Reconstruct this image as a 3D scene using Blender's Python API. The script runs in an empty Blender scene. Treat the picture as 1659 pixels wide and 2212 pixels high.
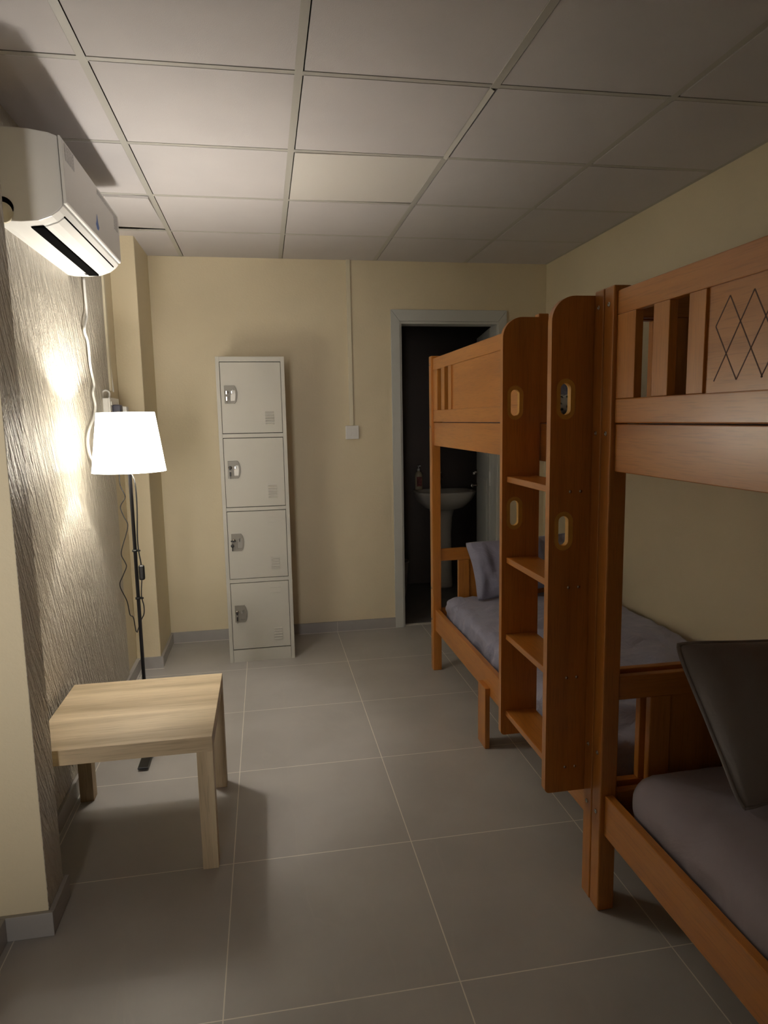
import bpy, bmesh, math, random
from mathutils import Vector, Matrix, noise
random.seed(7)
scn = bpy.context.scene
COL = scn.collection

# ---------------------------------------------------------------- camera
f_px, yaw, pitch, roll, cam_h = 1463.54, .1717, -.1366, -.0182, 1.435
cd = bpy.data.cameras.new('camera'); cam = bpy.data.objects.new('camera', cd); COL.objects.link(cam)
cd.sensor_fit = 'VERTICAL'; cd.sensor_height = 36.0; cd.lens = f_px*36.0/2212; cd.clip_start = .02
fw = Vector((math.sin(yaw)*math.cos(pitch), math.cos(yaw)*math.cos(pitch), math.sin(pitch)))
r0 = Vector((math.cos(yaw), -math.sin(yaw), 0)); u0 = r0.cross(fw)
rt = math.cos(roll)*r0 + math.sin(roll)*u0; up = -math.sin(roll)*r0 + math.cos(roll)*u0
M = Matrix((rt, up, -fw)).transposed().to_4x4(); M.translation = Vector((0, 0, cam_h))
cam.matrix_world = M; scn.camera = cam

# ---------------------------------------------------------------- world, light, exposure
w = bpy.data.worlds.new('world'); scn.world = w; w.use_nodes = True
w.node_tree.nodes['Background'].inputs[0].default_value = (.75, .75, .8, 1)
w.node_tree.nodes['Background'].inputs[1].default_value = .0
scn.view_settings.view_transform = 'Standard'; scn.view_settings.look = 'None'
scn.view_settings.exposure = 0.2; scn.view_settings.gamma = 1.0
LAMP = Vector((-.555, 2.94, 1.365))
LAMP_W = 35.0          # bulb of the floor lamp
SHADE_E = 5.6          # glow of the fabric shade
ROOM_W = 3.3          # fill light added behind the camera to brighten the near column

def point(name, loc, watt, rad, col):
    l = bpy.data.lights.new(name, 'POINT'); l.energy = watt; l.shadow_soft_size = rad; l.color = col
    o = bpy.data.objects.new(name, l); o.location = loc; COL.objects.link(o); return o
al = bpy.data.lights.new('near_column_fill', 'AREA'); al.shape = 'RECTANGLE'; al.size = .35; al.size_y = 1.5; al.energy = ROOM_W; al.color = (1, .93, .85); al.spread = math.radians(42)  # added narrow fill aimed at the near column, no opening built
alo = bpy.data.objects.new('near_column_fill', al); alo.location = (-.60, -1.66, 1.25); alo.rotation_euler = (math.radians(90), 0, math.radians(2)); COL.objects.link(alo)

# ---------------------------------------------------------------- materials
def newmat(name):
    m = bpy.data.materials.new(name); m.use_nodes = True
    return m, m.node_tree, m.node_tree.nodes['Principled BSDF']
def N(nt, t, **k):
    n = nt.nodes.new(t)
    for a, v in k.items(): setattr(n, a, v)
    return n
def plain(name, col, rough=.5, metal=0, spec=.5, bump=0, bscale=200, var=0, vscale=3, emit=None):
    m, nt, b = newmat(name)
    b.inputs['Base Color'].default_value = (*col, 1); b.inputs['Roughness'].default_value = rough
    b.inputs['Metallic'].default_value = metal; b.inputs['Specular IOR Level'].default_value = spec
    tc = N(nt, 'ShaderNodeTexCoord')
    if bump:
        n = N(nt, 'ShaderNodeTexNoise'); n.inputs['Scale'].default_value = bscale; n.inputs['Detail'].default_value = 3
        nt.links.new(tc.outputs['Object'], n.inputs['Vector'])
        bp = N(nt, 'ShaderNodeBump'); bp.inputs['Strength'].default_value = bump; bp.inputs['Distance'].default_value = .002
        nt.links.new(n.outputs['Fac'], bp.inputs['Height']); nt.links.new(bp.outputs['Normal'], b.inputs['Normal'])
    if var:
        n = N(nt, 'ShaderNodeTexNoise'); n.inputs['Scale'].default_value = vscale; n.inputs['Detail'].default_value = 6
        nt.links.new(tc.outputs['Object'], n.inputs['Vector'])
        r = N(nt, 'ShaderNodeValToRGB'); r.color_ramp.elements[0].position = .3; r.color_ramp.elements[1].position = .7
        r.color_ramp.elements[0].color = (*[c*(1-var) for c in col], 1); r.color_ramp.elements[1].color = (*[min(1, c*(1+var)) for c in col], 1)
        nt.links.new(n.outputs['Fac'], r.inputs['Fac']); nt.links.new(r.outputs['Color'], b.inputs['Base Color'])
    if emit:
        b.inputs['Emission Color'].default_value = (*emit[0], 1); b.inputs['Emission Strength'].default_value = emit[1]
    return m

def wood(name, axis, c1, c2, c3, rough=.33, scale=1.0, pores=.5, coat=0):
    m, nt, b = newmat(name)
    tc = N(nt, 'ShaderNodeTexCoord'); mp = N(nt, 'ShaderNodeMapping')
    s = [14*scale]*3; s[axis] = .9*scale
    mp.inputs['Scale'].default_value = s
    nt.links.new(tc.outputs['Object'], mp.inputs['Vector'])
    n = N(nt, 'ShaderNodeTexNoise'); n.inputs['Scale'].default_value = 1; n.inputs['Detail'].default_value = 5; n.inputs['Distortion'].default_value = .6
    nt.links.new(mp.outputs['Vector'], n.inputs['Vector'])
    r = N(nt, 'ShaderNodeValToRGB'); e = r.color_ramp.elements
    e[0].position = .3; e[0].color = (*c1, 1); e[1].position = .72; e[1].color = (*c3, 1)
    k = e.new(.5); k.color = (*c2, 1)
    nt.links.new(n.outputs['Fac'], r.inputs['Fac'])
    mp2 = N(nt, 'ShaderNodeMapping'); s2 = [260*scale]*3; s2[axis] = 12*scale; mp2.inputs['Scale'].default_value = s2
    nt.links.new(tc.outputs['Object'], mp2.inputs['Vector'])
    n2 = N(nt, 'ShaderNodeTexNoise'); n2.inputs['Scale'].default_value = 1; n2.inputs['Detail'].default_value = 2
    nt.links.new(mp2.outputs['Vector'], n2.inputs['Vector'])
    r2 = N(nt, 'ShaderNodeValToRGB'); r2.color_ramp.elements[0].position = .3; r2.color_ramp.elements[1].position = .5
    r2.color_ramp.elements[0].color = (1-pores, 1-pores, 1-pores, 1); r2.color_ramp.elements[1].color = (1, 1, 1, 1)
    nt.links.new(n2.outputs['Fac'], r2.inputs['Fac'])
    mx = N(nt, 'ShaderNodeMix', data_type='RGBA', blend_type='MULTIPLY'); mx.inputs[0].default_value = 1
    nt.links.new(r.outputs['Color'], mx.inputs[6]); nt.links.new(r2.outputs['Color'], mx.inputs[7])
    nt.links.new(mx.outputs[2], b.inputs['Base Color'])
    b.inputs['Roughness'].default_value = rough; b.inputs['Coat Weight'].default_value = coat; b.inputs['Coat Roughness'].default_value = .24
    bp = N(nt, 'ShaderNodeBump'); bp.inputs['Strength'].default_value = .12; bp.inputs['Distance'].default_value = .001
    nt.links.new(n2.outputs['Fac'], bp.inputs['Height']); nt.links.new(bp.outputs['Normal'], b.inputs['Normal'])
    return m
OC = ((.47, .172, .028), (.56, .214, .037), (.61, .246, .048))
WX, WY, WZ = [wood('beech_'+a, i, *OC, pores=.16, coat=.35) for i, a in enumerate('xyz')]
WRAW = plain('raw_beech_edge', (.72, .40, .08), .5, var=.1, vscale=30)
TX = wood('pale_oak_x', 0, (.38, .285, .165), (.58, .46, .30), (.70, .58, .39), .5, .8, .2)
TZ = wood('pale_oak_z', 2, (.44, .34, .205), (.58, .46, .30), (.68, .56, .37), .5, 1.0, .18)
CREAM = plain('cream_wall_paint', (.78, .69, .495), .62, bump=.35, bscale=90, var=.035, vscale=2.5)
CEIL = plain('ceiling_tile_white', (.63, .605, .61), .8, bump=.25, bscale=300, var=.02, vscale=5)
CEIL2 = plain('ceiling_tile_lamplit', (.74, .715, .675), .6, bump=.2, bscale=300)  # lamp brightness on one tilted tile, put into a paler colour
TBAR = plain('ceiling_grid_metal', (.52, .51, .47), .45)
VOID = plain('ceiling_void', (.05, .05, .05), .9)
WHITE = plain('white_plastic', (.82, .82, .80), .3)
ACW = plain('ac_white_plastic', (.80, .80, .79), .32, var=.02, vscale=6)
IVORY = plain('ivory_plastic', (.78, .72, .55), .4)
GREY_L = plain('locker_grey_paint', (.54, .53, .475), .42, bump=.1, bscale=500)
DARKGAP = plain('dark_gap', (.006, .006, .006), .9, spec=0)
BLACK = plain('black_metal', (.015, .015, .018), .35)
BLACKP = plain('black_plastic', (.012, .012, .012), .4)
CHROME = plain('chrome', (.75, .75, .75), .15, 1)
STEEL = plain('worn_steel', (.55, .53, .50), .25, 1)
LOCKPL = plain('grey_lock_plastic', (.26, .245, .21), .4)
FRAMEW = plain('pale_grey_door_paint', (.60, .62, .60), .4)
BLUE = plain('blue_ink', (.05, .15, .5), .4)
GREYP = plain('dark_grey_plastic', (.06, .06, .09), .4)
STICK = plain('grey_sticker', (.50, .50, .50), .4, var=.35, vscale=160)
CERAM = plain('white_ceramic', (.74, .72, .67), .12)
SKIRT = plain('grey_tile_skirting', (.40, .385, .375), .35, var=.05, vscale=8)
GROUT = plain('white_grout', (.70, .67, .62), .8)
BATHW = plain('bathroom_tile_shaded', (.105, .088, .084), .45, var=.1, vscale=3)  # gloom of the unlit room put into the wall colour
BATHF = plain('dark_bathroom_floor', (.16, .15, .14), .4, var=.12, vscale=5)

def fabric(name, col, wr=.6, sc=9):
    m, nt, b = newmat(name)
    b.inputs['Base Color'].default_value = (*col, 1); b.inputs['Roughness'].default_value = .85
    b.inputs['Sheen Weight'].default_value = .25
    tc = N(nt, 'ShaderNodeTexCoord')
    n = N(nt, 'ShaderNodeTexNoise'); n.inputs['Scale'].default_value = sc; n.inputs['Detail'].default_value = 6; n.inputs['Distortion'].default_value = 1.2
    n2 = N(nt, 'ShaderNodeTexNoise'); n2.inputs['Scale'].default_value = 700
    nt.links.new(tc.outputs['Object'], n.inputs['Vector']); nt.links.new(tc.outputs['Object'], n2.inputs['Vector'])
    bp = N(nt, 'ShaderNodeBump'); bp.inputs['Strength'].default_value = wr; bp.inputs['Distance'].default_value = .02
    b2 = N(nt, 'ShaderNodeBump'); b2.inputs['Strength'].default_value = .15; b2.inputs['Distance'].default_value = .0006
    nt.links.new(n.outputs['Fac'], bp.inputs['Height']); nt.links.new(n2.outputs['Fac'], b2.inputs['Height'])
    nt.links.new(bp.outputs['Normal'], b2.inputs['Normal']); nt.links.new(b2.outputs['Normal'], b.inputs['Normal'])
    return m
SHEET1 = fabric('slate_blue_sheet', (.33, .34, .47), .9, 7)
PILL1 = fabric('slate_blue_pillowcase', (.33, .34, .47), .7, 9)
SHEET2 = fabric('charcoal_sheet', (.33, .29, .335), .3, 6)
PILL2 = fabric('charcoal_pillowcase', (.27, .255, .27), .25, 6)

# floor: 60 cm porcelain tiles with thin pale grout
FX, FY, FP = .4378, 1.507, .5946
def floor_mat():
    m, nt, b = newmat('grey_porcelain_tiles')
    tc = N(nt, 'ShaderNodeTexCoord'); mp = N(nt, 'ShaderNodeMapping')
    mp.inputs['Location'].default_value = (-FX + 10*FP, -FY + 10*FP, 0)
    nt.links.new(tc.outputs['Object'], mp.inputs['Vector'])
    br = N(nt, 'ShaderNodeTexBrick'); br.offset = 0; br.squash = 1
    br.inputs['Scale'].default_value = 1; br.inputs['Brick Width'].default_value = FP; br.inputs['Row Height'].default_value = FP
    br.inputs['Mortar Size'].default_value = .0018; br.inputs['Mortar Smooth'].default_value = .15; br.inputs['Bias'].default_value = 0
    br.inputs['Color1'].default_value = (.46, .445, .43, 1); br.inputs['Color2'].default_value = (.475, .46, .445, 1); br.inputs['Mortar'].default_value = (.86, .82, .74, 1)
    nt.links.new(mp.outputs['Vector'], br.inputs['Vector'])
    n = N(nt, 'ShaderNodeTexNoise'); n.inputs['Scale'].default_value = 3; n.inputs['Detail'].default_value = 8
    nt.links.new(tc.outputs['Object'], n.inputs['Vector'])
    r = N(nt, 'ShaderNodeValToRGB'); r.color_ramp.elements[0].position = .35; r.color_ramp.elements[1].position = .65
    r.color_ramp.elements[0].color = (.92, .92, .92, 1); r.color_ramp.elements[1].color = (1.05, 1.05, 1.05, 1)
    nt.links.new(n.outputs['Fac'], r.inputs['Fac'])
    # faint pale veins
    mv = N(nt, 'ShaderNodeMapping'); mv.inputs['Rotation'].default_value = (0, 0, .9); mv.inputs['Scale'].default_value = (1.0, .35, 1)
    nt.links.new(tc.outputs['Object'], mv.inputs['Vector'])
    nv = N(nt, 'ShaderNodeTexNoise'); nv.inputs['Scale'].default_value = 2.2; nv.inputs['Detail'].default_value = 5; nv.inputs['Distortion'].default_value = .4
    nt.links.new(mv.outputs['Vector'], nv.inputs['Vector'])
    rv = N(nt, 'ShaderNodeValToRGB'); e = rv.color_ramp.elements
    e[0].position = .492; e[0].color = (0, 0, 0, 1); e[1].position = .508; e[1].color = (0, 0, 0, 1); k = e.new(.5); k.color = (.22, .22, .22, 1)
    nt.links.new(nv.outputs['Fac'], rv.inputs['Fac'])
    mx = N(nt, 'ShaderNodeMix', data_type='RGBA', blend_type='MULTIPLY'); mx.inputs[0].default_value = 1
    nt.links.new(br.outputs['Color'], mx.inputs[6]); nt.links.new(r.outputs['Color'], mx.inputs[7])
    mx2 = N(nt, 'ShaderNodeMix', data_type='RGBA', blend_type='MIX'); mx2.inputs[7].default_value = (.52, .50, .46, 1)
    nt.links.new(rv.outputs['Color'], mx2.inputs[0]); nt.links.new(mx.outputs[2], mx2.inputs[6])
    nt.links.new(mx2.outputs[2], b.inputs['Base Color'])
    b.inputs['Roughness'].default_value = .42
    bp = N(nt, 'ShaderNodeBump', invert=True); bp.inputs['Strength'].default_value = .3; bp.inputs['Distance'].default_value = .001
    nt.links.new(br.outputs['Fac'], bp.inputs['Height']); nt.links.new(bp.outputs['Normal'], b.inputs['Normal'])
    return m
FLOOR = floor_mat()

def rough_plaster():
    m, nt, b = newmat('combed_glossy_plaster')
    b.inputs['Base Color'].default_value = (.62, .575, .49, 1); b.inputs['Roughness'].default_value = .42
    tc = N(nt, 'ShaderNodeTexCoord'); mp = N(nt, 'ShaderNodeMapping')
    mr = N(nt, 'ShaderNodeMapping'); mr.inputs['Rotation'].default_value = (-.42, 0, 0)
    mp.inputs['Scale'].default_value = (30, 62, 7)
    nt.links.new(tc.outputs['Object'], mr.inputs['Vector']); nt.links.new(mr.outputs['Vector'], mp.inputs['Vector'])
    n = N(nt, 'ShaderNodeTexNoise'); n.inputs['Scale'].default_value = 1; n.inputs['Detail'].default_value = 4; n.inputs['Distortion'].default_value = .7
    nt.links.new(mp.outputs['Vector'], n.inputs['Vector'])
    r = N(nt, 'ShaderNodeValToRGB'); r.color_ramp.elements[0].position = .38; r.color_ramp.elements[1].position = .62
    nt.links.new(n.outputs['Fac'], r.inputs['Fac'])
    n2 = N(nt, 'ShaderNodeTexNoise'); n2.inputs['Scale'].default_value = 120; n2.inputs['Detail'].default_value = 3
    nt.links.new(tc.outputs['Object'], n2.inputs['Vector'])
    ad = N(nt, 'ShaderNodeMath', operation='MULTIPLY_ADD'); ad.inputs[1].default_value = .55
    nt.links.new(n2.outputs['Fac'], ad.inputs[0]); nt.links.new(r.outputs['Color'], ad.inputs[2])
    bp = N(nt, 'ShaderNodeBump'); bp.inputs['Strength'].default_value = .9; bp.inputs['Distance'].default_value = .010
    nt.links.new(ad.outputs[0], bp.inputs['Height']); nt.links.new(bp.outputs['Normal'], b.inputs['Normal'])
    return m
PLASTER = rough_plaster()

def shade_mat():
    m, nt, b = newmat('white_lampshade')
    nt.nodes.remove(b); out = nt.nodes['Material Output']
    d = N(nt, 'ShaderNodeBsdfDiffuse'); d.inputs[0].default_value = (.85, .84, .80, 1)
    t = N(nt, 'ShaderNodeBsdfTranslucent'); t.inputs[0].default_value = (.75, .72, .64, 1)
    mx = N(nt, 'ShaderNodeMixShader'); mx.inputs[0].default_value = .35
    e = N(nt, 'ShaderNodeEmission'); e.inputs[0].default_value = (1, .94, .84, 1); e.inputs[1].default_value = SHADE_E
    a = N(nt, 'ShaderNodeAddShader')
    nt.links.new(d.outputs[0], mx.inputs[1]); nt.links.new(t.outputs[0], mx.inputs[2])
    nt.links.new(mx.outputs[0], a.inputs[0]); nt.links.new(e.outputs[0], a.inputs[1]); nt.links.new(a.outputs[0], out.inputs[0])
    return m
SHADE = shade_mat()
BULB = plain('glowing_bulb', (1, 1, 1), .5, emit=((1, .95, .85), 12))

# ---------------------------------------------------------------- mesh helpers
class MB:
    def __init__(s): s.bm = bmesh.new(); s.mi = 0
    def _tag(s, faces):
        for f in faces: f.material_index = s.mi
    def box(s, x0, x1, y0, y1, z0, z1, rot=None, piv=None):
        vs = [s.bm.verts.new((x, y, z)) for x in (x0, x1) for y in (y0, y1) for z in (z0, z1)]
        if rot:
            c = Vector(piv) if piv else Vector(((x0+x1)/2, (y0+y1)/2, (z0+z1)/2))
            for v in vs: v.co = rot @ (v.co-c) + c
        fs = [s.bm.faces.new([vs[i] for i in q]) for q in ((0,1,3,2),(4,6,7,5),(0,4,5,1),(2,3,7,6),(0,2,6,4),(1,5,7,3))]
        s._tag(fs); return s
    def prism(s, pts, axis, a, b):
        # pts: 2-D outline, extruded along axis from a to b
        def P(p, t):
            if axis == 0: return (t, p[0], p[1])
            if axis == 1: return (p[0], t, p[1])
            return (p[0], p[1], t)
        A = [s.bm.verts.new(P(p, a)) for p in pts]; B = [s.bm.verts.new(P(p, b)) for p in pts]
        n = len(pts); fs = [s.bm.faces.new(A), s.bm.faces.new(B[::-1])]
        for i in range(n): fs.append(s.bm.faces.new((A[i], B[i], B[(i+1) % n], A[(i+1) % n])))
        s._tag(fs); return s
    def lathe(s, prof, c=(0, 0, 0), seg=40, axis='z', sx=1, sy=1):
        rings = []
        for r, z in prof:
            ring = []
            for k in range(seg):
                a = 2*math.pi*k/seg
                p = (r*math.cos(a)*sx, r*math.sin(a)*sy, z)
                if axis == 'x': p = (p[2], p[0], p[1])
                if axis == 'y': p = (p[0], p[2], p[1])
                ring.append(s.bm.verts.new(Vector(p)+Vector(c)))
            rings.append(ring)
        fs = []
        for i in range(len(rings)-1):
            for k in range(seg):
                fs.append(s.bm.faces.new((rings[i][k], rings[i][(k+1) % seg], rings[i+1][(k+1) % seg], rings[i+1][k])))
        if prof[0][0] > 1e-6 and s.cap: fs.append(s.bm.faces.new(rings[0][::-1]))
        if prof[-1][0] > 1e-6 and s.cap: fs.append(s.bm.faces.new(rings[-1]))
        for f in fs: f.smooth = True
        s._tag(fs); return s
    cap = True
    def tube(s, pts, r, seg=8, smooth_n=0):
        P = [Vector(p) for p in pts]
        if smooth_n:
            Q = []
            for i in range(len(P)-1):
                a, b = P[i], P[i+1]; pa = P[i-1] if i else a*2-b; pb = P[i+2] if i+2 < len(P) else b*2-a
                for k in range(smooth_n):
                    t = k/smooth_n
                    Q.append(.5*((2*a)+(b-pa)*t+(2*pa-5*a+4*b-pb)*t*t+(3*a-pa-3*b+pb)*t**3))
            Q.append(P[-1]); P = Q
        rings = []; ref = Vector((.3, .9, .1)).normalized()
        for i, p in enumerate(P):
            d = (P[min(i+1, len(P)-1)]-P[max(i-1, 0)]).normalized()
            u = d.cross(ref); u = u.normalized() if u.length > 1e-4 else d.orthogonal().normalized(); v = d.cross(u)
            rings.append([s.bm.verts.new(p+r*(math.cos(2*math.pi*k/seg)*u+math.sin(2*math.pi*k/seg)*v)) for k in range(seg)])
        fs = []
        for i in range(len(rings)-1):
            for k in range(seg): fs.append(s.bm.faces.new((rings[i][k], rings[i][(k+1) % seg], rings[i+1][(k+1) % seg], rings[i+1][k])))
        fs += [s.bm.faces.new(rings[0][::-1]), s.bm.faces.new(rings[-1])]
        for f in fs: f.smooth = True
        s._tag(fs); return s
    def plate(s, outline, holes, axis, a, b):
        # flat plate with holes: 2-D filled curve -> mesh; outline in the plane normal to axis
        cu = bpy.data.curves.new('tmp', 'CURVE'); cu.dimensions = '2D'; cu.fill_mode = 'BOTH'; cu.extrude = abs(b-a)/2
        for loop in [outline]+holes:
            sp = cu.splines.new('POLY'); sp.points.add(len(loop)-1); sp.use_cyclic_u = True
            for i, p in enumerate(loop): sp.points[i].co = (p[0], p[1], 0, 1)
        ob = bpy.data.objects.new('tmp', cu); me = bpy.data.meshes.new_from_object(ob)
        n0 = len(s.bm.verts); f0 = len(s.bm.faces)
        s.bm.from_mesh(me); s.bm.verts.ensure_lookup_table(); s.bm.faces.ensure_lookup_table()
        mid = (a+b)/2
        for v in s.bm.verts[n0:]:
            x, y, z = v.co
            v.co = (x, mid+z, y) if axis == 1 else ((mid+z, x, y) if axis == 0 else (x, y, mid+z))
        for f in s.bm.faces[f0:]: f.material_index = s.mi; f.smooth = False
        bpy.data.objects.remove(ob); bpy.data.curves.remove(cu); bpy.data.meshes.remove(me); return s
    def build(s, name, mats, parent=None, loc=None, bevel=0, seg=2, off=None):
        if off:
            for v in s.bm.verts: v.co -= Vector(off)
        bmesh.ops.remove_doubles(s.bm, verts=s.bm.verts, dist=1e-6)
        bmesh.ops.recalc_face_normals(s.bm, faces=s.bm.faces)
        me = bpy.data.meshes.new(name); s.bm.to_mesh(me); s.bm.free()
        for m in (mats if isinstance(mats, (list, tuple)) else [mats]): me.materials.append(m)
        o = bpy.data.objects.new(name, me); COL.objects.link(o)
        if parent: o.parent = parent
        if loc: o.location = loc
        if bevel:
            md = o.modifiers.new('bevel', 'BEVEL'); md.width = bevel; md.segments = seg; md.limit_method = 'ANGLE'; md.angle_limit = math.radians(40)
            md.harden_normals = False
        return o
def box(name, mats, dims, parent=None, bevel=0, seg=2, off=None, rot=None, piv=None):
    return MB().box(*dims, rot=rot, piv=piv).build(name, mats, parent, bevel=bevel, seg=seg, off=off)
def struct(o): o['kind'] = 'structure'; return o
def thing(name, label, cat, loc=(0, 0, 0), group=None):
    o = bpy.data.objects.new(name, None); COL.objects.link(o); o.location = loc; o.empty_display_size = .1
    return tag(o, label, cat, group)
def tag(o, label, cat, group=None):
    o['label'] = label; o['category'] = cat
    if group: o['group'] = group
    return o
def arc(cx, cy, r, a0, a1, n=10):
    return [(cx+r*math.cos(math.radians(a0+(a1-a0)*i/n)), cy+r*math.sin(math.radians(a0+(a1-a0)*i/n))) for i in range(n+1)]
def stadium(cx, cz, w, h, n=12):
    r = w/2; k = h/2-r
    return arc(cx, cz+k, r, 0, 180, n)+arc(cx, cz-k, r, 180, 360, n)

# ---------------------------------------------------------------- room shell
H = 2.445; D = 4.474; XL = -.79; XR = 1.916; YN = -1.7
struct(box('floor', FLOOR, (XL-.1, XR+.1, YN-.1, D+.06, -.1, 0)))
struct(box('wall_left', CREAM, (XL-.1, XL, YN, D+.12, 0, H+.3)))
struct(box('wall_right', CREAM, (XR, XR+.1, YN, D, 0, H+.3)))
struct(box('wall_front', CREAM, (XL-.1, XR+.1, YN-.1, YN, 0, H+.3)))
DX0, DX1, DZ = .898, 1.58, 2.066
wb = MB(); wb.box(XL, DX0, D, D+.12, 0, H+.3); wb.box(DX1, 2.2, D, D+.12, 0, H+.3); wb.box(DX0, DX1, D, D+.12, DZ, H+.3)
struct(wb.build('wall_back', CREAM))
# combed plaster panel covering the left wall between the two columns
struct(box('wall_left_plaster', PLASTER, (XL, XL+.010, 2.04, 3.752, .072, H+.1), bevel=.002))
# near column (textured on the side facing the room)
nc = MB(); nc.box(XL, -.657, 1.893, 2.034, 0, H+.1)
nc.bm.faces.ensure_lookup_table()
for f in nc.bm.faces:
    f.normal_update()
    if sum(v.co.x for v in f.verts)/4 > -.66: f.material_index = 1
struct(nc.build('wall_near_column', [CREAM, PLASTER], bevel=.003))
struct(box('wall_far_column', CREAM, (XL, -.655, 4.02, D, 0, H+.1), bevel=.004))
# skirting
SK = .072
def skirt(name, d): return struct(box(name, SKIRT, d, bevel=.0015))
def gline(name, d): return struct(box(name, GROUT, d))
skirt('baseboard_back', (-.655, .842, D-.012, D, 0, SK))
sl = MB(); sl.box(XL, XL+.022, 2.046, 4.008, 0, SK); sl.box(XL, XL+.022, YN, 1.88, 0, SK)
struct(sl.build('baseboard_left', SKIRT, bevel=.0015))
s2 = MB(); s2.box(XL, -.644, 1.880, 1.893, 0, SK); s2.box(-.657, -.644, 1.893, 2.046, 0, SK)
struct(s2.build('baseboard_near_column', SKIRT, bevel=.0015))
s3 = MB(); s3.box(XL+.022, -.640, 4.007, 4.02, 0, SK); s3.box(-.655, -.640, 4.02, D-.012, 0, SK)
struct(s3.build('baseboard_far_column', SKIRT, bevel=.0015))
skirt('baseboard_right', (XR-.012, XR, YN, D, 0, SK))
g = MB(); g.box(-.645, .842, D-.0135, D-.012, 0, .003); g.box(.4366, .4392, D-.0126, D-.012, 0, SK)
g.box(XL+.022, -.638, 4.0050, 4.0070, 0, .003); g.box(-.6400, -.6385, 4.007, D-.013, 0, .003)
g.box(XL+.022, XL+.024, 2.046, 4.005, 0, .003)
struct(g.build('trim_1', GROUT))

# suspended ceiling: one mesh of lay-in tiles, a grid of metal bars under them
CX, CY, PX, PY, BW = -.4573, 2.154, .60, .5848, .024
tiles = MB()
for i in range(-2, 5):
    for j in range(-8, 5):
        x0 = max(CX+PX*i+BW/2+.0042, XL); x1 = min(CX+PX*(i+1)-BW/2, XR)
        y0 = max(CY+PY*j+BW/2-.004, YN); y1 = min(CY+PY*(j+1)-BW/2-(.0095 if j < 0 else .0065), D)
        if x1-x0 < .02 or y1-y0 < .02: continue
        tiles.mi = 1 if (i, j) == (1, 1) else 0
        a = (random.random()-.5)*.004; b_ = (random.random()-.5)*.004
        if (i, j) == (1, 1): a, b_ = .004, -.008
        rot = Matrix.Rotation(a, 3, 'X') @ Matrix.Rotation(b_, 3, 'Y')
        if (i, j) == (-1, 2): rot = Matrix.Rotation(.035, 3, 'X') @ Matrix.Rotation(.02, 3, 'Y')
        tiles.box(x0, x1, y0, y1, H-.0015, H+.010, rot=rot)
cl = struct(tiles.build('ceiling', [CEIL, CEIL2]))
bars = MB()
for i in range(0, 5):
    x = CX+PX*i
    if i == 2:      # this runner hangs slightly twisted over one bay
        bars.box(x-BW/2, x+BW/2, YN, CY, H-.006, H-.002)
        bars.box(x-BW/2-.002, x+BW/2-.004, CY+.014, CY+PY, H-.002, H, rot=Matrix.Rotation(.5, 3, 'Y'))
        bars.box(x-BW/2, x+BW/2, CY+PY, D, H-.0015, H+.001)
    else: bars.box(x-BW/2, x+BW/2, YN, D, H-.001, H+.0015)
for j in range(-8, 5):
    y = CY+PY*j
    if y > D-.02 or y < YN+.02: continue
    bars.box(XL, XR, y-BW/2, y+BW/2, H-.0003, H+.0020)
bars.box(XR-.018, XR, YN, D, H-.002, H+.001); bars.box(-.655, XR, D-.010, D, H-.001, H+.001)
struct(bars.build('trim_2', TBAR))
struct(box('ceiling_slab', VOID, (XL-.1, XR+.3, YN-.1, D+.12, H+.3, H+.4)))

# bathroom behind the doorway
BY = 5.69
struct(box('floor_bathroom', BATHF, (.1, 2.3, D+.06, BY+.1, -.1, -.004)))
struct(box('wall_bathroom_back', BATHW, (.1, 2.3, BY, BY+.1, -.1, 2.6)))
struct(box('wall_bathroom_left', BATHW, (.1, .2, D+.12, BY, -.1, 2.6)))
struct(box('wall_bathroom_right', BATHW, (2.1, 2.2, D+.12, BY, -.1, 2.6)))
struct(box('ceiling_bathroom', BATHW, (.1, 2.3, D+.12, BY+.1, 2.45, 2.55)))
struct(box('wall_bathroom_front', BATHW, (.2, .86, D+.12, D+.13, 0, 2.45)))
# door frame: mitred architrave and jamb lining
fr = MB()
fr.prism([(.842, 0), (.900, 0), (.900, 2.064), (.842, 2.138)], 1, D-.014, D)
fr.prism([(1.574, 0), (1.634, 0), (1.634, 2.138), (1.574, 2.064)], 1, D-.014, D)
fr.prism([(.843, 2.139), (.901, 2.066), (1.573, 2.066), (1.633, 2.139)], 1, D-.014, D)
fr.box(.898, .912, D-.002, D+.12, 0, 2.066); fr.box(1.566, 1.580, D-.002, D+.12, 0, 2.066); fr.box(.912, 1.566, D-.002, D+.12, 2.050, 2.066)
struct(fr.build('trim_3', FRAMEW, bevel=.0015))
struct(box('trim_4', GROUT, (.912, 1.566, D+.02, D+.055, -.004, .002)))
# open door leaf, hinged on the right, swung into the bathroom
door = thing('door_1', 'pale grey bathroom door standing open inwards', 'door', (1.578, D+.128, 0)); del door['label'], door['category']
door['kind'] = 'structure'
door.rotation_euler = (0, 0, -math.radians(9.9))
lf = MB(); lf.box(-.016, .018, 0, .655, .008, 2.045)
lf.box(-.019, -.016, .09, .57, 1.15, 1.93); lf.box(-.0205, -.019, .12, .54, 1.18, 1.90)
lf.box(-.019, -.016, .09, .57, .12, 1.00); lf.box(-.0205, -.019, .12, .54, .15, .97)
lf.build('door_leaf', FRAMEW, door, bevel=.002)
box('latch_plate', CHROME, (-.008, .016, .655, .657, .90, 1.12), door)
hd = MB(); hd.lathe([(.022, -.020), (.022, -.026), (.010, -.028), (.010, -.060)], (0, .595, 1.0), 20, 'x')
hd.box(-.068, -.052, .48, .605, .992, 1.010); hd.build('door_handle', CHROME, door, bevel=.002)
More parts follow.
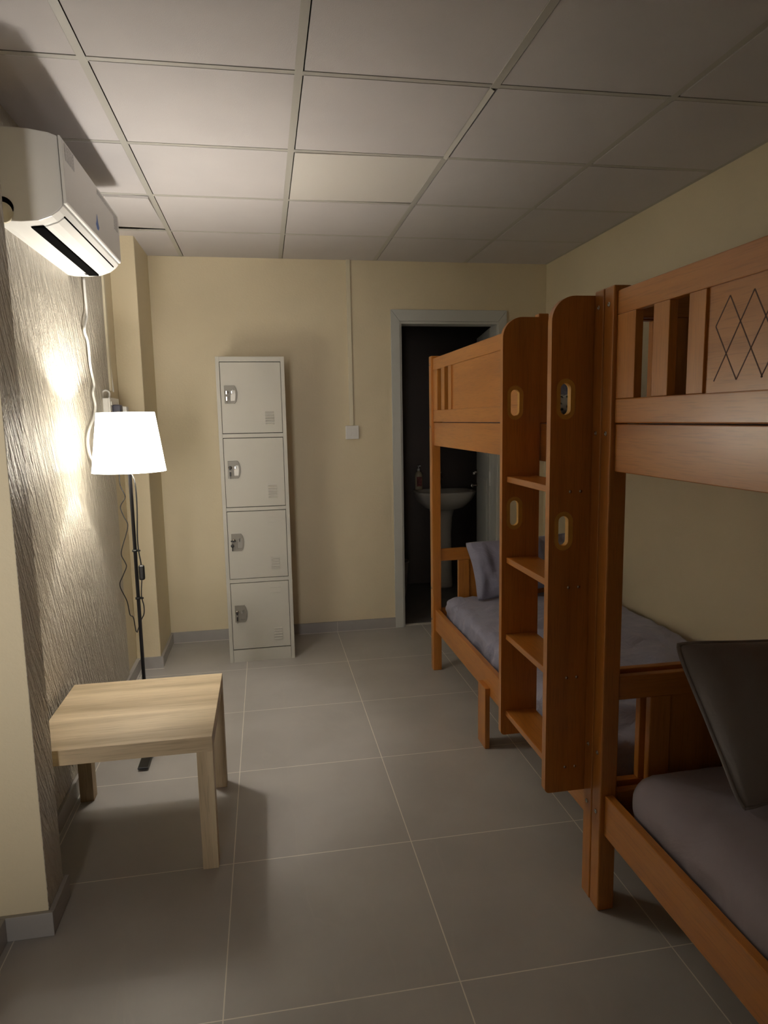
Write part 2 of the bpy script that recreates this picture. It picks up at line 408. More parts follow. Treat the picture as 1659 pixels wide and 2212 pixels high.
kk = MB(); kk.lathe([(.014, -.020), (.014, -.026)], (0, .595, .90), 16, 'x'); kk.box(-.052, -.026, .593, .597, .893, .899)
kk.lathe([(.016, -.002), (.016, .002)], (-.062, .595, .892), 20, 'y'); kk.build('key', STEEL, door)
for hz in (.30, 1.00, 1.80):
    hm = MB(); hm.lathe([(.006, hz-.05), (.006, hz+.05)], (-.014, -.010, 0), 12); hm.box(-.012, .016, -.0035, 0, hz-.05, hz+.05)
    hm.build('hinge', WHITE, door)
    for q in (-.033, -.012, .012, .033): MB().lathe([(.003, -.0042), (.003, -.0034)], (.004+.004*((q > 0)), 0, hz+q), 8, 'y').build('hinge_screw', BLACK, door)

# ---------------------------------------------------------------- bathroom things
wbx = 1.46
ws = thing('washbasin', 'white ceramic pedestal washbasin in the dark bathroom', 'washbasin', (wbx, 5.52, -.004))
b = MB()
# basin bowl: stacked rounded outlines
def ring_pts(w, dpt, z, cy, n=36):
    P = []
    for k in range(n):
        a = 2*math.pi*k/n; c, s_ = math.cos(a), math.sin(a); e = .62
        P.append(Vector((math.copysign(abs(c)**e, c)*w/2, cy+math.copysign(abs(s_)**e, s_)*dpt/2, z)))
    return P
levels = [(.10, .12, .665, .02), (.20, .20, .672, 0), (.34, .30, .70, -.02), (.45, .38, .76, -.04), (.50, .43, .815, -.05), (.505, .435, .832, -.05), (.495, .425, .838, -.05),
          (.44, .34, .834, -.07), (.40, .30, .80, -.07), (.30, .22, .745, -.06), (.05, .05, .735, -.05)]
rings = [[b.bm.verts.new(p) for p in ring_pts(w_, d_, z_, c_)] for w_, d_, z_, c_ in levels]
for i in range(len(rings)-1):
    for k in range(36):
        f = b.bm.faces.new((rings[i][k], rings[i][(k+1) % 36], rings[i+1][(k+1) % 36], rings[i+1][k])); f.smooth = True
b.bm.faces.new(rings[0][::-1]); b.bm.faces.new(rings[-1])
b.build('basin', CERAM, ws)
pd = MB(); pd.lathe([(.088, 0), (.086, .02), (.080, .12), (.076, .45), (.086, .60), (.10, .672)], (0, .02, 0), 32, sx=1.05, sy=.9); pd.build('pedestal', CERAM, ws)
tp = MB(); tp.lathe([(.022, .838), (.020, .93), (.022, .95), (.012, .975)], (0, .115, 0), 20); tp.tube([(0, .115, .92), (0, .05, .945), (0, 0, .93)], .011, 10, 4); tp.box(-.008, .008, .06, .12, .975, .985)
tp.build('tap', STEEL, ws, bevel=.001)
sb = thing('soap_bottle', 'cream soap pump bottle on the back of the washbasin', 'soap bottle', (wbx-.185, 5.60, .834))
m_ = MB(); m_.lathe([(.030, 0), (.033, .01), (.033, .12), (.026, .145), (.012, .155), (.012, .165)], (0, 0, 0), 24, sy=.7); m_.build('bottle', plain('cream_bottle', (.50, .44, .30), .35), sb)
m_ = MB(); m_.box(-.022, .022, -.0245, -.0235, .03, .11); m_.build('bottle_label', plain('red_label', (.25, .07, .06), .5, var=.6, vscale=60), sb)
m_ = MB(); m_.lathe([(.013, .160), (.013, .178), (.005, .180), (.005, .20)], (0, 0, 0), 16); m_.box(-.008, .008, -.045, .010, .198, .208); m_.build('pump', WHITE, sb)
bn = thing('waste_bin', 'small pale waste bin on the bathroom floor behind the door frame', 'bin', (1.02, 5.35, -.004))
m_ = MB(); m_.lathe([(.080, 0), (.082, .005), (.102, .27), (.108, .275), (.108, .285), (.099, .285), (.078, .01), (0, .01)], (0, 0, 0), 36); m_.build('bin_body', plain('pale_bin_plastic', (.42, .38, .38), .5), bn)

# ---------------------------------------------------------------- wall fittings
tag(box('cable_trunking', IVORY, (.5555, .582, D-.016, D, 1.397, H-.001), bevel=.002), 'cream cable trunking running from ceiling to switch on the back wall', 'cable trunking')
sw = thing('wall_switch', 'square white blank double switch plate on the back wall below the trunking', 'switch', (.569, D, 1.351))
box('back_box', IVORY, (-.041, .041, -.024, 0, -.041, .043), sw, bevel=.002)
box('face_plate', WHITE, (-.044, .044, -.034, -.024, -.044, .044), sw, bevel=.003)
for rx in (-.030, .001): box('rocker', WHITE, (rx, rx+.029, -.0355, -.034, -.022, .024), sw, bevel=.0006)
tag(box('cable_trunking', IVORY, (XL, XL+.018, 3.762, 3.796, 1.605, H-.001), bevel=.002), 'cream cable trunking on the left wall beside the textured plaster', 'cable trunking')
tag(MB().tube([(XL+.010, 3.803, 2.40), (XL+.010, 3.804, 2.0), (XL+.012, 3.806, 1.75), (XL+.02, 3.80, 1.60)], .0035, 8, 5).build('cable', WHITE), 'thin white cable running down alongside the left wall trunking', 'cable')
so = thing('wall_socket', 'white double wall socket mounted high on the left wall behind the lampshade', 'socket', (XL, 3.69, 1.49))
box('back_box', WHITE, (.0, .036, -.105, .105, -.070, .072), so, bevel=.003)
box('face_plate', WHITE, (.036, .044, -.108, .108, -.073, .075), so, bevel=.003)
for ry in (-.085, .060): box('rocker', WHITE, (.044, .047, ry, ry+.015, .038, .055), so)
tag(MB().tube([(XL+.006, 3.60, 1.565), (XL+.008, 3.60, 1.59), (XL+.022, 3.61, 1.60), (XL+.036, 3.62, 1.59), (XL+.034, 3.62, 1.566)], .0045, 8, 5).build('cable', WHITE), 'short white cable loop on top of the left wall socket', 'cable')
pg = thing('plug', 'dark grey plug in the near side of the left wall socket', 'plug', (XL+.046, 3.64, 1.478))
box('plug_body', GREYP, (0, .040, -.028, .028, -.045, .052), pg, bevel=.007, seg=3)
pg = thing('plug', 'white plug with adapter in the far side of the left wall socket', 'plug', (XL+.046, 3.74, 1.478))
box('plug_body', WHITE, (0, .050, -.028, .028, -.045, .045), pg, bevel=.006, seg=3)
tag(MB().tube([(-.765, 3.321, 2.085), (-.765, 3.323, 2.003), (-.765, 3.323, 1.923), (-.765, 3.262, 1.849), (-.765, 3.31, 1.799), (-.765, 3.32, 1.698), (-.765, 3.364, 1.617), (-.765, 3.330, 1.575), (-.765, 3.361, 1.522),
     (-.765, 3.318, 1.469), (-.765, 3.195, 1.397), (-.765, 3.178, 1.316), (-.760, 3.26, 1.25), (-.757, 3.42, 1.235), (-.752, 3.56, 1.30), (-.735, 3.68, 1.38), (-.715, 3.73, 1.44)], .0058, 10, 6).build('power_cable', WHITE),
    'white wavy power cable hanging from the air conditioner down the textured wall', 'cable')

# ---------------------------------------------------------------- air conditioner
AC0, AC1 = 2.315, 3.13
ac = thing('air_conditioner', 'white wall-mounted split air conditioner above the floor lamp', 'air conditioner', (XL, 2.72, 2.05))
def loc_ac(P): return [(x-XL, z-2.05) for x, z in P]
body = [(XL, 2.056), (-.755, 2.050), (-.70, 2.049), (-.65, 2.054), (-.612, 2.068), (-.590, 2.084), (-.578, 2.098), (-.5775, 2.108), (-.580, 2.300), (-.605, 2.309), (-.66, 2.317), (-.73, 2.320), (XL, 2.320)]
o = MB().prism(loc_ac(body), 1, AC0-2.72, AC1-2.72).build('casing', ACW, ac, bevel=.004, seg=3)
fp = MB().prism(loc_ac([(-.576, 2.104), (-.568, 2.106), (-.566, 2.112), (-.5665, 2.290), (-.572, 2.302), (-.5785, 2.303)]), 1, AC0-2.72+.001, AC1-2.72-.001)
fp.build('front_panel', ACW, ac, bevel=.002)
box('outlet_slot', DARKGAP, (-.690-XL, -.652-XL, 2.372-2.72, 3.092-2.72, -.0040, .004), ac)
vn = MB()
vp_ = [(-.6515, 2.0560), (-.635, 2.0600), (-.612, 2.0690), (-.5920, 2.0835)]
vp2 = [(x+.0006, z-.0045) for x, z in vp_][::-1]
vn.prism(loc_ac(vp_+vp2), 1, 2.380-2.72, 3.084-2.72); vn.build('air_flap', ACW, ac, bevel=.001)
gp = MB(); gp.prism(loc_ac([(-.5925, 2.0785), (-.5895, 2.0812), (-.5895, 2.0850), (-.5925, 2.0850)]), 1, 2.376-2.72, 3.086-2.72); gp.build('flap_gap', DARKGAP, ac)
ls = MB()
ls.bm.free()
for k in range(5): box('vent_slot', DARKGAP, (-.70-XL+.004*k, -.6985-XL+.004*k, .335, .365, -.0020, -.0002), ac)
box('label_sticker', STICK, (-.5662-XL, -.5655-XL, 2.338-2.72, 2.440-2.72, 2.238-2.05, 2.288-2.05), ac)
st = MB(); st.box(-.5662-XL, -.5655-XL, 2.75-2.72, 3.10-2.72, 2.268-2.05, 2.284-2.05); st.box(-.5662-XL, -.5655-XL, 3.03-2.72, 3.10-2.72, 2.22-2.05, 2.268-2.05)
st.build('label_sticker', STICK, ac)
lg = MB(); lg.prism([(2.700-2.72, .100), (2.715-2.72, .086), (2.735-2.72, .086), (2.748-2.72, .098), (2.736-2.72, .112), (2.724-2.72, .140), (2.712-2.72, .114)], 0, -.5662-XL, -.5655-XL); lg.build('logo', BLUE, ac)
pn = MB(); pn.lathe([(.030, -.006), (.030, .002)], (-.748-XL, AC0-2.72, 2.088-2.05), 24, 'y'); pn.build('pipe_hole', DARKGAP, ac)
pn = MB(); pn.lathe([(.030, -.009), (.030, .004), (.02, .006)], (-.750-XL, AC0-2.72, 2.072-2.05), 24, 'y'); pn.build('pipe_stub', IVORY, ac)

# ---------------------------------------------------------------- floor lamp
LX, LY = LAMP.x, LAMP.y
fl = thing('floor_lamp', 'black floor lamp with a lit white drum shade beside the textured wall', 'lamp', (LX, LY, 0))
bs = MB(); bs.box(-.175, .175, -.021, .021, 0, .008); bs.box(-.021, .021, -.155, .175, .008, .016); bs.build('base', BLACK, fl, bevel=.002)
MB().lathe([(.0075, .012), (.0075, 1.235), (.011, 1.24), (.011, 1.262)], (0, 0, 0), 18).build('pole', BLACK, fl)
for z in (.905, .70):
    cp = MB(); cp.lathe([(.012, z-.004), (.012, z+.004)], (0, 0, 0), 18); cp.lathe([(.006, z-.003), (.006, z+.003)], (.016, -.003, 0), 12); cp.build('cord_clip', BLACKP, fl)
sh = MB(); sh.cap = False
sh.lathe([(.146, 1.238), (.1455, 1.240), (.1135, 1.478), (.1125, 1.480), (.1105, 1.480), (.1435, 1.2385), (.146, 1.238)], (0, 0, 0), 72)
sh.build('lamp_shade', SHADE, fl)
rg = MB()
for k in range(3):
    a = 2*math.pi*k/3+.4; rg.tube([(.015*math.cos(a), .015*math.sin(a), 1.262), (.139*math.cos(a), .139*math.sin(a), 1.262)], .0015, 6)
rg.lathe([(.017, 1.258), (.017, 1.312)], (0, 0, 0), 20); rg.build('bulb_holder', WHITE, fl)
MB().lathe([(.012, 1.312), (.018, 1.330), (.030, 1.355), (.030, 1.372), (.020, 1.392), (0.0001, 1.398)], (0, 0, 0), 24).build('bulb', BULB, fl)
pl = point('bulb_light', (.006, 0, 1.392), LAMP_W, .035, (1, .93, .83)); pl.parent = fl
off = Vector((LX, LY, 0))
down = [(LX+.004, LY, 1.235), (-.534, 2.925, 1.19), (-.533, 2.925, 1.085), (-.540, 2.93, .969), (-.539, 2.93, .905), (-.534, 2.93, .861), (-.533, 2.93, .84)]
low = [(-.533, 2.93, .79), (-.540, 2.93, .714), (-.533, 2.93, .668), (-.535, 2.93, .632), (-.552, 2.955, .600), (-.59, 3.05, .52), (-.613, 3.18, .486), (-.624, 3.20, .480), (-.632, 3.20, .545), (-.646, 3.20, .56), (-.655, 3.20, .625),
       (-.681, 3.2, .699), (-.664, 3.2, .745), (-.647, 3.2, .784), (-.651, 3.2, .806), (-.665, 3.2, .843), (-.656, 3.2, .885), (-.640, 3.2, .93), (-.628, 3.2, .98), (-.643, 3.2, 1.019), (-.654, 3.2, 1.064), (-.631, 3.2, 1.107), (-.648, 3.2, 1.156), (-.652, 3.21, 1.198),
       (-.665, 3.28, 1.29), (-.690, 3.45, 1.36), (-.700, 3.60, 1.40), (-.704, 3.635, 1.436)]
c_ = MB(); c_.tube([Vector(p)-off for p in down], .0028, 8, 5); c_.tube([Vector(p)-off for p in low], .0024, 8, 5); c_.build('power_cord', BLACKP, fl)
s_ = MB(); s_.box(-.533-LX-.011, -.533-LX+.013, 2.93-LY-.012, 2.93-LY+.010, .780, .845); s_.build('foot_switch', BLACKP, fl, bevel=.008, seg=3)

# ---------------------------------------------------------------- side table
tb = thing('side_table', 'low square pale oak side table in front of the floor lamp', 'table', (-.477, 2.365, 0))
box('tabletop', TX, (-.275, .275, -.275, .275, .402, .452), tb, bevel=.0012)
for sx in (-1, 1):
    for sy in (-1, 1):
        box('leg', TZ, (sx*.2745-(.050 if sx > 0 else 0), sx*.2745+(.050 if sx < 0 else 0), sy*.2745-(.05 if sy > 0 else 0), sy*.2745+(.05 if sy < 0 else 0), 0, .402), tb, bevel=.0012)

# ---------------------------------------------------------------- locker
LKX, LKY = -.064, 4.012
lk = thing('locker', 'tall narrow light grey four-door steel locker against the back wall', 'locker', (LKX, LKY, 0))
lk.rotation_euler = (0, 0, math.radians(1.2))
W2, DP, HT = .193, .44, 1.80
cb = MB(); z_d = [(.080, .486), (.512, .914), (.939, 1.340), (1.367, 1.770)]
cb.box(-W2, -W2+.0015, .0015, DP, 0, HT); cb.box(W2-.0015, W2, .0015, DP, 0, HT); cb.box(-W2, W2, DP-.002, DP, 0, HT); cb.box(-W2, W2, 0, DP, HT-.002, HT)
cb.box(-W2, -W2+.021, -.001, .016, 0, HT); cb.box(W2-.021, W2, -.001, .016, 0, HT)
cb.box(-W2+.021, W2-.021, .0005, .016, 1.772, HT); cb.box(-W2+.0225, W2-.0225, .0005, .016, 0, .076)
for za, zb_ in ((.488, .510), (.916, .937), (1.342, 1.365)): cb.box(-W2+.021, W2-.021, .0005, .016, za, zb_)
for zz in (.078, .499, .927, 1.353): cb.box(-W2, W2, .016, DP-.002, zz-.001, zz+.001)
cb.build('cabinet_body', GREY_L, lk, bevel=.0008)
box('interior_shadow_gap', DARKGAP, (-W2+.004, W2-.004, .0165, .020, .004, HT-.004), lk)
for n, (za, zb_) in enumerate(z_d):
    dm = MB(); dm.box(-W2+.0235, W2-.0235, .0, .0155, za+.0015, zb_-.0015)
    # vent louvers
    for k in range(5):
        zz = za+.047+.0165*k
        dm.prism([(-.007, zz+.001), (-.007, zz+.0035), (0, zz+.010), (0, zz)], 0, .074, .124)
    dr = dm.build('door', GREY_L, lk, bevel=.0010)
    cx, cz = .068, zb_-.066
    cm = MB()
    cm.box(-.0+cx, cx+.056, -.003, .0002, cz+.026, cz+.0285); cm.box(cx, cx+.056, -.003, .0002, cz-.006, cz-.0035)
    cm.box(cx, cx+.0025, -.003, .0002, cz-.006, cz+.0285); cm.box(cx+.0535, cx+.056, -.003, .0002, cz-.006, cz+.0285)
    cm.box(cx-.006, cx, -.0025, .0002, cz+.024, cz+.0285); cm.box(cx-.006, cx, -.0025, .0002, cz-.008, cz-.004); cm.build('card_holder', GREY_L, dr)
    # lock: plate with curved right edge, recess, lever, cylinder
    hx, hz = -.120, za+.219
    ow = [(hx-.031, hz-.048), (hx-.031, hz+.052), (hx+.022, hz+.052)]+arc(hx+.010, hz+.002, .029, 50, -50, 8)+[(hx+.022, hz-.048)]
    ow = [(hx-.031, hz-.049), (hx-.031, hz+.052), (hx+.026, hz+.052), (hx+.034, hz+.038), (hx+.039, hz+.018), (hx+.040, hz), (hx+.039, hz-.016), (hx+.034, hz-.036), (hx+.026, hz-.049)]
    pm = MB(); hole = [(hx+.002, hz-.034), (hx+.002, hz-.002), (hx+.018, hz+.026), (hx+.028, hz+.026), (hx+.031, hz), (hx+.027, hz-.034)]
    pm.plate(ow, [hole], 1, -.008, .0002); pm.mi = 0; pm.build('lock_plate', LOCKPL, dr, bevel=.001)
    box('handle_recess', plain('recess_grey', (.30, .285, .25), .3, .4) if n == 0 else bpy.data.materials['recess_grey'], (hx+.001, hx+.032, -.0012, .0, hz-.035, hz+.027), dr)
    lv = MB(); lv.box(hx+.007, hx+.013, -.020, -.001, hz+.006, hz+.022); lv.box(hx+.015, hx+.018, -.018, -.001, hz+.006, hz+.028); lv.build('lever', CHROME, dr, bevel=.001)
    cy = MB(); cy.lathe([(.010, -.014), (.010, -.007)], (hx-.018, 0, hz+.014), 20, 'y'); cy.box(hx-.021, hx-.015, -.030, -.014, hz+.012, hz+.016); cy.build('lock_cylinder', STEEL, dr)
    kb = MB()
    if n == 1: kb.box(hx-.034, hx-.004, -.036, -.028, hz+.010, hz+.018); kb.lathe([(.0095, -.034), (.0095, -.029)], (hx-.026, 0, hz-.014), 18, 'y'); kb.box(hx-.028, hx-.024, -.033, -.030, hz-.045, hz-.022)
    else: kb.box(hx-.023, hx-.014, -.034, -.030, hz+.002, hz+.022); kb.box(hx-.022, hx-.014, -.033, -.029, hz-.034, hz-.010); kb.box(hx-.019, hx-.017, -.032, -.030, hz-.050, hz-.030)
    kb.build('key', BLACKP if n != 3 else STEEL, dr, bevel=.001)

# ---------------------------------------------------------------- bunk beds
XA, XB = .90, 1.905       # aisle face and wall side of the beds
def bunk(y0, y1, label, ladder):
    t = thing('bunk_bed', label, 'bunk bed', (XA, y0, 0), 'wooden bunk beds along the right wall')
    O = (XA, y0, 0); PT = 1.766; P = .050
    def part(name, mat, d, bev=.0025, par=t, **k): return box(name, mat, d, par, bevel=bev, off=O, **k)
    for xa, xb in ((XA, XA+P), (XB-P, XB)):
        for ya, yb in ((y0, y0+P), (y1-P, y1)):
            part('post', WZ, (xa, xb, ya, yb, 0, PT), .004)
    ya, yb = y0+P, y1-P
    for x in (XA+.013, XB-.038):
        part('side_rail', WY, (x, x+.025, ya, yb, 1.285, 1.410)); part('side_rail', WY, (x, x+.025, ya, yb, .238, .360))
    for z in (.262, 1.308): part('bed_base', WY, (XA+.039, XB-.039, ya, yb, z, z+.014), .001)
    # head and foot boards, upper and lower
    for yy in (y0+.012, y1-.012-.026):
        for z0 in (0, 1.05):
            hb = box('headboard_rail', WX, (XA+P, XB-P, yy, yy+.026, .636+z0, .704+z0), t, bevel=.003, off=O)
            box('headboard_rail', WX, (XA+P, XB-P, yy, yy+.026, .270+z0, .360+z0), t, bevel=.003, off=O)
            for xs in (XA+.154, XB-.218): box('headboard_stile', WZ, (xs, xs+.064, yy+.001, yy+.025, .360+z0, .636+z0), hb, bevel=.002, off=O)
            box('headboard_panel', WZ, (XA+.218, XB-.218, yy+.008, yy+.018, .360+z0, .636+z0), hb, off=O)
    # guard rail on the aisle side
    ge = 2.165 if ladder else y0+.45
    g0 = ge
    gr = box('guard_rail', WY, (XA+.010, XA+.032, g0, yb, 1.690, 1.752), t, bevel=.003, off=O)
    box('guard_rail', WY, (XA+.010, XA+.032, g0, yb, 1.413, 1.476), t, bevel=.003, off=O)
    segs = [(yb-.072, yb), (yb-.218+.075, yb-.150), (yb-.358, yb-.300)]
    inner = y1-P+.018
    segs = [(3.534-3.674+y1, yb), (3.391-3.674+y1, 3.456-3.674+y1), (3.262-3.674+y1, 3.320-3.674+y1)]
    if not ladder: segs.append((g0, g0+.06))
    for a_, b2 in segs: box('guard_slat', WZ, (XA+.0105, XA+.0315, a_, b2, 1.476, 1.690), gr, bevel=.0015, off=O)
    if ladder: box('guard_end', WZ, (XA+.001, XA+.036, g0-.004, g0+.030, 1.411, 1.768), gr, bevel=.003, off=O)
    py1 = 3.262-3.674+y1
    box('guard_panel', WY, (XA+.016, XA+.026, g0+.03, py1, 1.476, 1.690), gr, off=O)
    # engraved lattice of diamonds
    lt = MB(); yt = y1-1.72
    tops = [1.241-.068*k for k in range(0, 5)]
    def groove(a_, b2):
        a_ = Vector((0, a_[0]+yt, a_[1])); b2 = Vector((0, b2[0]+yt, b2[1])); d = (b2-a_).normalized(); n_ = Vector((0, -d.z, d.y))*.0015
        X0, X1 = XA+.0157, XA+.0165
        vs = [lt.bm.verts.new((x, q.y, q.z)) for x in (X0, X1) for q in (a_-n_, a_+n_, b2+n_, b2-n_)]
        for q in ((0,1,2,3),(7,6,5,4),(0,4,5,1),(1,5,6,2),(2,6,7,3),(3,7,4,0)): lt.bm.faces.new([vs[i] for i in q])
    if not ladder:
        for k, ty in enumerate(tops):
            groove((ty, 1.664), (ty-.101, 1.499))
            if k: groove((ty, 1.664), (ty+.107, 1.499))
        groove((1.241, 1.664), (1.281, 1.609)); groove((1.281, 1.609), (1.212, 1.499))
        lt.build('lattice_groove', plain('dark_groove', (.10, .035, .008), .6), gr, off=O)
    else: lt.bm.free()
    # bolts
    for zz in (1.72, 1.385, .48, .30):
        for ya_ in (y0+.026, y1-.026): MB().lathe([(.0065, 0), (.0065, -.0012), (.0060, -.0025), (.003, -.0026), (.003, -.0012)], (XA, ya_, zz), 14, 'x').build('bolt', STEEL, t, off=O)
    if ladder:
        L = bpy.data.objects.new('ladder', None); COL.objects.link(L); L.parent = t; L.location = (0, 0, 0)
        LX0, LX1, zb_, zt = .778, XA+.0095, .322, 1.756
        R = .068
        outl = [(LX1, zb_), (LX1, zt)] + arc(LX0+R, zt-R, R, 90, 180, 12) + arc(LX0+.014, zb_+.014, .014, 180, 270, 5)
        hx = .8225
        for pa, pb in ((1.775, 1.801), (2.160, 2.183)):
            e = MB(); e.plate(outl, [stadium(hx, 1.480, .056, .112), stadium(hx, 1.111, .056, .112)], 1, pa, pb)
            e.mi = 1
            for cz in (1.480, 1.111): e.plate(stadium(hx, cz, .0562, .1122), [stadium(hx, cz, .030, .086)], 1, pa+.0025, pb-.0025)
            e.build('side_panel', [WZ, WRAW], L, off=O)
        for zz in (1.227, .951, .681, .404):
            box('step', WY, (.794, XA, 1.801, 2.160, zz-.010, zz+.010), L, bevel=.002, off=O)
            for sx in (.840, .871): MB().lathe([(.0045, -.0012), (.0045, .0002)], (sx, 1.775, zz-.004), 12, 'y').build('screw', STEEL, L, off=O)
        box('support_leg', WZ, (XA-.009, XA+.0125, 2.672, 2.772, 0, .276), t, bevel=.002, off=O)
    return t
bunk(1.724, 3.674, 'orange-brown wooden bunk bed with ladder, farther one beside the bathroom door', True)
bunk(-.230, 1.720, 'orange-brown wooden bunk bed nearer the camera with lattice-carved guard rail', False)

# ---------------------------------------------------------------- bedding
def soft_slab(name, mat, dims, rad, amp, seed, sc=7, nx=26, ny=60, nz=10, sag=0, drape=0):
    x0, x1, y0, y1, z0, z1 = dims
    c = Vector(((x0+x1)/2, (y0+y1)/2, (z0+z1)/2)); h = Vector(((x1-x0)/2, (y1-y0)/2, (z1-z0)/2))
    bm = bmesh.new(); cache = {}
    def V(p):
        k = tuple(round(q, 5) for q in p)
        if k not in cache: cache[k] = bm.verts.new(p)
        return cache[k]
    lin = lambda n: [-1+2*i/n for i in range(n+1)]
    X, Y, Z = lin(nx), lin(ny), lin(nz)
    def grid(A, B, fn):
        for i in range(len(A)-1):
            for j in range(len(B)-1):
                q = [V(fn(A[i], B[j])), V(fn(A[i+1], B[j])), V(fn(A[i+1], B[j+1])), V(fn(A[i], B[j+1]))]
                try: bm.faces.new(q)
                except ValueError: pass
    for s in (-1, 1):
        grid(X, Y, lambda a, b: (a, b, s)); grid(X, Z, lambda a, b: (a, s, b)); grid(Y, Z, lambda a, b: (s, a, b))
    for v in bm.verts:
        p = Vector((v.co.x*h.x, v.co.y*h.y, v.co.z*h.z))
        inner = Vector((max(-h.x+rad, min(h.x-rad, p.x)), max(-h.y+rad, min(h.y-rad, p.y)), max(-h.z+min(rad, h.z*.98), min(h.z-min(rad, h.z*.98), p.z))))
        d = p-inner
        if d.length > 1e-6: p = inner + d.normalized()*rad*min(1, d.length/ rad if d.length < rad else 1)
        n_ = d.normalized() if d.length > 1e-6 else Vector((0, 0, 1 if p.z > 0 else -1))
        q = Vector((p.x*sc, p.y*sc*.7, p.z*sc*1.4+seed))
        wv = noise.noise(q)*.6 + abs(noise.noise(q*2.1+Vector((5, 3, seed))))*.7 + noise.noise(q*4.5)*.18
        side = abs(n_.x); fold = -abs(noise.noise(Vector((p.y*9+p.z*5, p.z*3, seed))))*1.5*side
        if p.z > -h.z*.6: p += n_*amp*(wv+fold)
        if sag: p.z -= sag*(1-(p.x/h.x)**2)*(1-(p.y/h.y)**2)*(1 if p.z > 0 else 0)
        v.co = c+p
    for f in bm.faces: f.smooth = True
    bmesh.ops.recalc_face_normals(bm, faces=bm.faces)
    me = bpy.data.meshes.new(name); bm.to_mesh(me); bm.free(); me.materials.append(mat)
    o = bpy.data.objects.new(name, me); COL.objects.link(o); return o
def pillow(name, mat, w_, h_, t_, seed, amp=.012, pinch=.055, wr=5, shear=0, piping=False):
    # stands in the XZ plane, thickness along Y, origin at the bottom-left corner
    bm = bmesh.new(); n = 44; S = {}
    for s in (-1, 1):
        for i in range(n+1):
            for j in range(n+1):
                u, v = -1+2*i/n, -1+2*j/n
                edge = (i in (0, n)) or (j in (0, n))
                fu, fv = (1-abs(u)**2.6), (1-abs(v)**2.6)
                th = max(0, fu*fv)**.42*t_/2
                pin = 1-.07*(1-v*v)*abs(u)**3*0; 
                x = u*(w_/2)*(1-pinch*(1-v*v)*abs(u)**2)*(1-.032*abs(u*v)**8); z = v*(h_/2)*(1-.06*(1-u*u)*abs(v)**2)*(1-.032*abs(u*v)**8)
                q = Vector((x*wr, z*wr, seed+s*3))
                q2 = Vector((x*wr*2.6, z*wr*.9, seed+s*3)); wn = noise.noise(q)*.6-abs(noise.noise(q2))*1.6+abs(noise.noise(q*2.3))*.5
                y = s*th*(1+.15*noise.noise(q*.7)) + s*amp*wn*min(1, th/(t_*.2))
                if edge: y = .004*noise.noise(q*2)
                key = ('e', i, j) if edge else (s, i, j)
                if key not in S: S[key] = bm.verts.new((x+w_/2, y, z+h_/2-shear*(x+w_/2)*(z+h_/2)/h_))
    def g(s, i, j): return S[('e', i, j)] if (i in (0, n) or j in (0, n)) else S[(s, i, j)]
    for s in (-1, 1):
        for i in range(n):
            for j in range(n):
                q = [g(s, i, j), g(s, i+1, j), g(s, i+1, j+1), g(s, i, j+1)]
                if s > 0: q = q[::-1]
                f = bm.faces.new(q); f.smooth = True
    bmesh.ops.recalc_face_normals(bm, faces=bm.faces)
    rim = [S[('e', 0, j)].co.copy() for j in range(n+1)]+[S[('e', i, n)].co.copy() for i in range(1, n+1)]+[S[('e', n, j)].co.copy() for j in range(n-1, -1, -1)]+[S[('e', i, 0)].co.copy() for i in range(n-1, -1, -1)]
    me = bpy.data.meshes.new(name); bm.to_mesh(me); bm.free(); me.materials.append(mat)
    o = bpy.data.objects.new(name, me); COL.objects.link(o)
    if piping: MB().tube(rim, .0055, 8).build('seam_piping', mat, o)
    return o

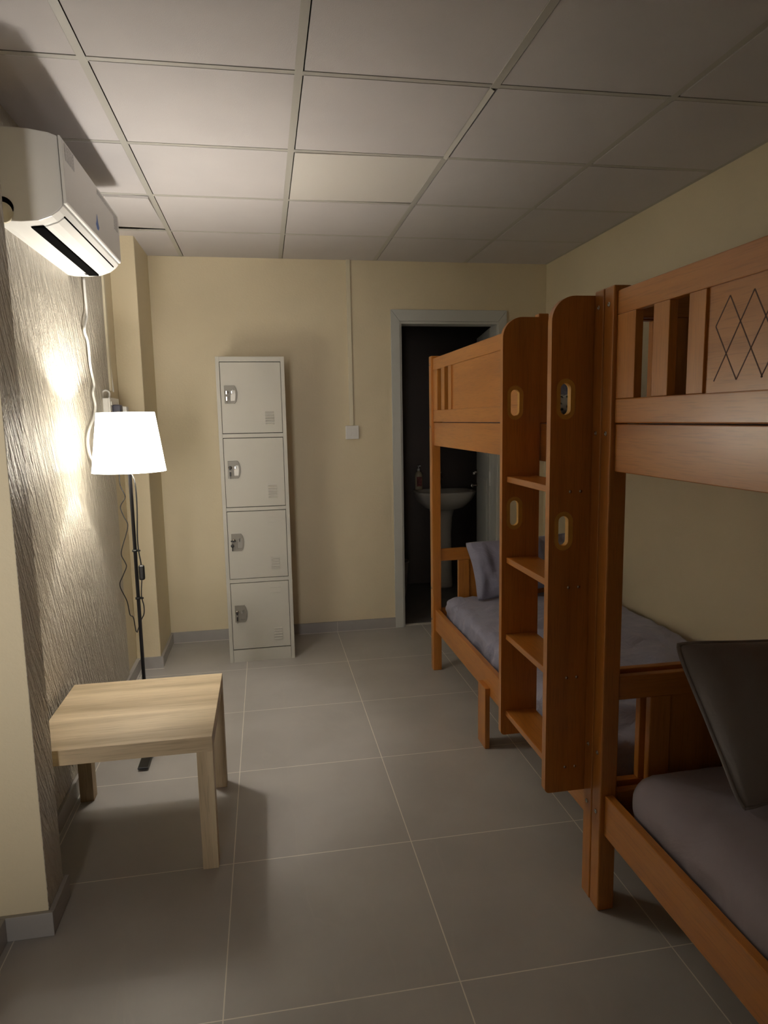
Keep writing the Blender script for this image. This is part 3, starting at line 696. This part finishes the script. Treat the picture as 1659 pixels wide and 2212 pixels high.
tag(soft_slab('mattress', SHEET1, (.958, 1.850, 1.80, 3.605, .282, .436), .045, .022, 1.3, 6, nx=50, ny=130, nz=14), 'mattress with wrinkled slate-blue sheet on the lower bunk of the farther bed', 'mattress', 'mattresses on the bunks')
tag(soft_slab('mattress', SHEET2, (.952, 1.855, -.155, 1.650, .280, .452), .075, .008, 4.3, 5), 'mattress with smooth charcoal sheet on the lower bunk of the nearer bed', 'mattress', 'mattresses on the bunks')
tag(soft_slab('mattress', SHEET1, (.944, 1.855, 1.80, 3.612, 1.325, 1.432), .04, .010, 7.3, 7), 'blue mattress on the upper bunk of the farther bed', 'mattress', 'mattresses on the bunks')
tag(soft_slab('mattress', SHEET2, (.944, 1.855, -.155, 1.642, 1.325, 1.445), .04, .006, 9.3, 7), 'dark mattress on the upper bunk of the nearer bed, glimpsed between guard slats', 'mattress', 'mattresses on the bunks')
# pillow leaning on the far headboard, lower far bunk
p = pillow('pillow', PILL1, .66, .335, .13, 2.0, .022, wr=5, shear=.07); p.location = (1.105, 3.455, .437); p.rotation_euler = (math.radians(-20), math.radians(-6), math.radians(3))
tag(p, 'slate-blue crumpled pillow propped at the far end of the lower bunk beside the bathroom door', 'pillow')
p = pillow('pillow', PILL2, .66, .43, .14, 6.0, .008, wr=4, shear=.15, pinch=.012, piping=True); p.location = (1.118, 1.375, .462); p.rotation_euler = (math.radians(-32), math.radians(-6), math.radians(4))
tag(p, 'charcoal pillow leaning on the headboard of the nearer lower bunk', 'pillow')
p = pillow('pillow', PILL1, .62, .30, .12, 9.0, .014, wr=7); p.location = (1.20, 3.47, 1.437); p.rotation_euler = (math.radians(-18), 0, 0)
tag(p, 'slate-blue pillow propped on the upper bunk behind the ladder', 'pillow')
bl_m, nt_, b_ = newmat('floral_blanket')
vo = N(nt_, 'ShaderNodeTexVoronoi'); vo.inputs['Scale'].default_value = 38
rr = N(nt_, 'ShaderNodeValToRGB'); rr.color_ramp.elements[0].position = .25; rr.color_ramp.elements[0].color = (.06, .07, .06, 1); rr.color_ramp.elements[1].position = .45; rr.color_ramp.elements[1].color = (.55, .53, .48, 1)
tc_ = N(nt_, 'ShaderNodeTexCoord'); nt_.links.new(tc_.outputs['Object'], vo.inputs['Vector']); nt_.links.new(vo.outputs['Distance'], rr.inputs['Fac']); nt_.links.new(rr.outputs['Color'], b_.inputs['Base Color']); b_.inputs['Roughness'].default_value = .9
bk = soft_slab('blanket', bl_m, (1.05, 1.70, 2.95, 3.34, 1.440, 1.525), .04, .03, 3.1, 12, nx=34, ny=30, nz=8)
tag(bk, 'crumpled white and green patterned blanket on the upper bunk, seen between the ladder panels', 'blanket')
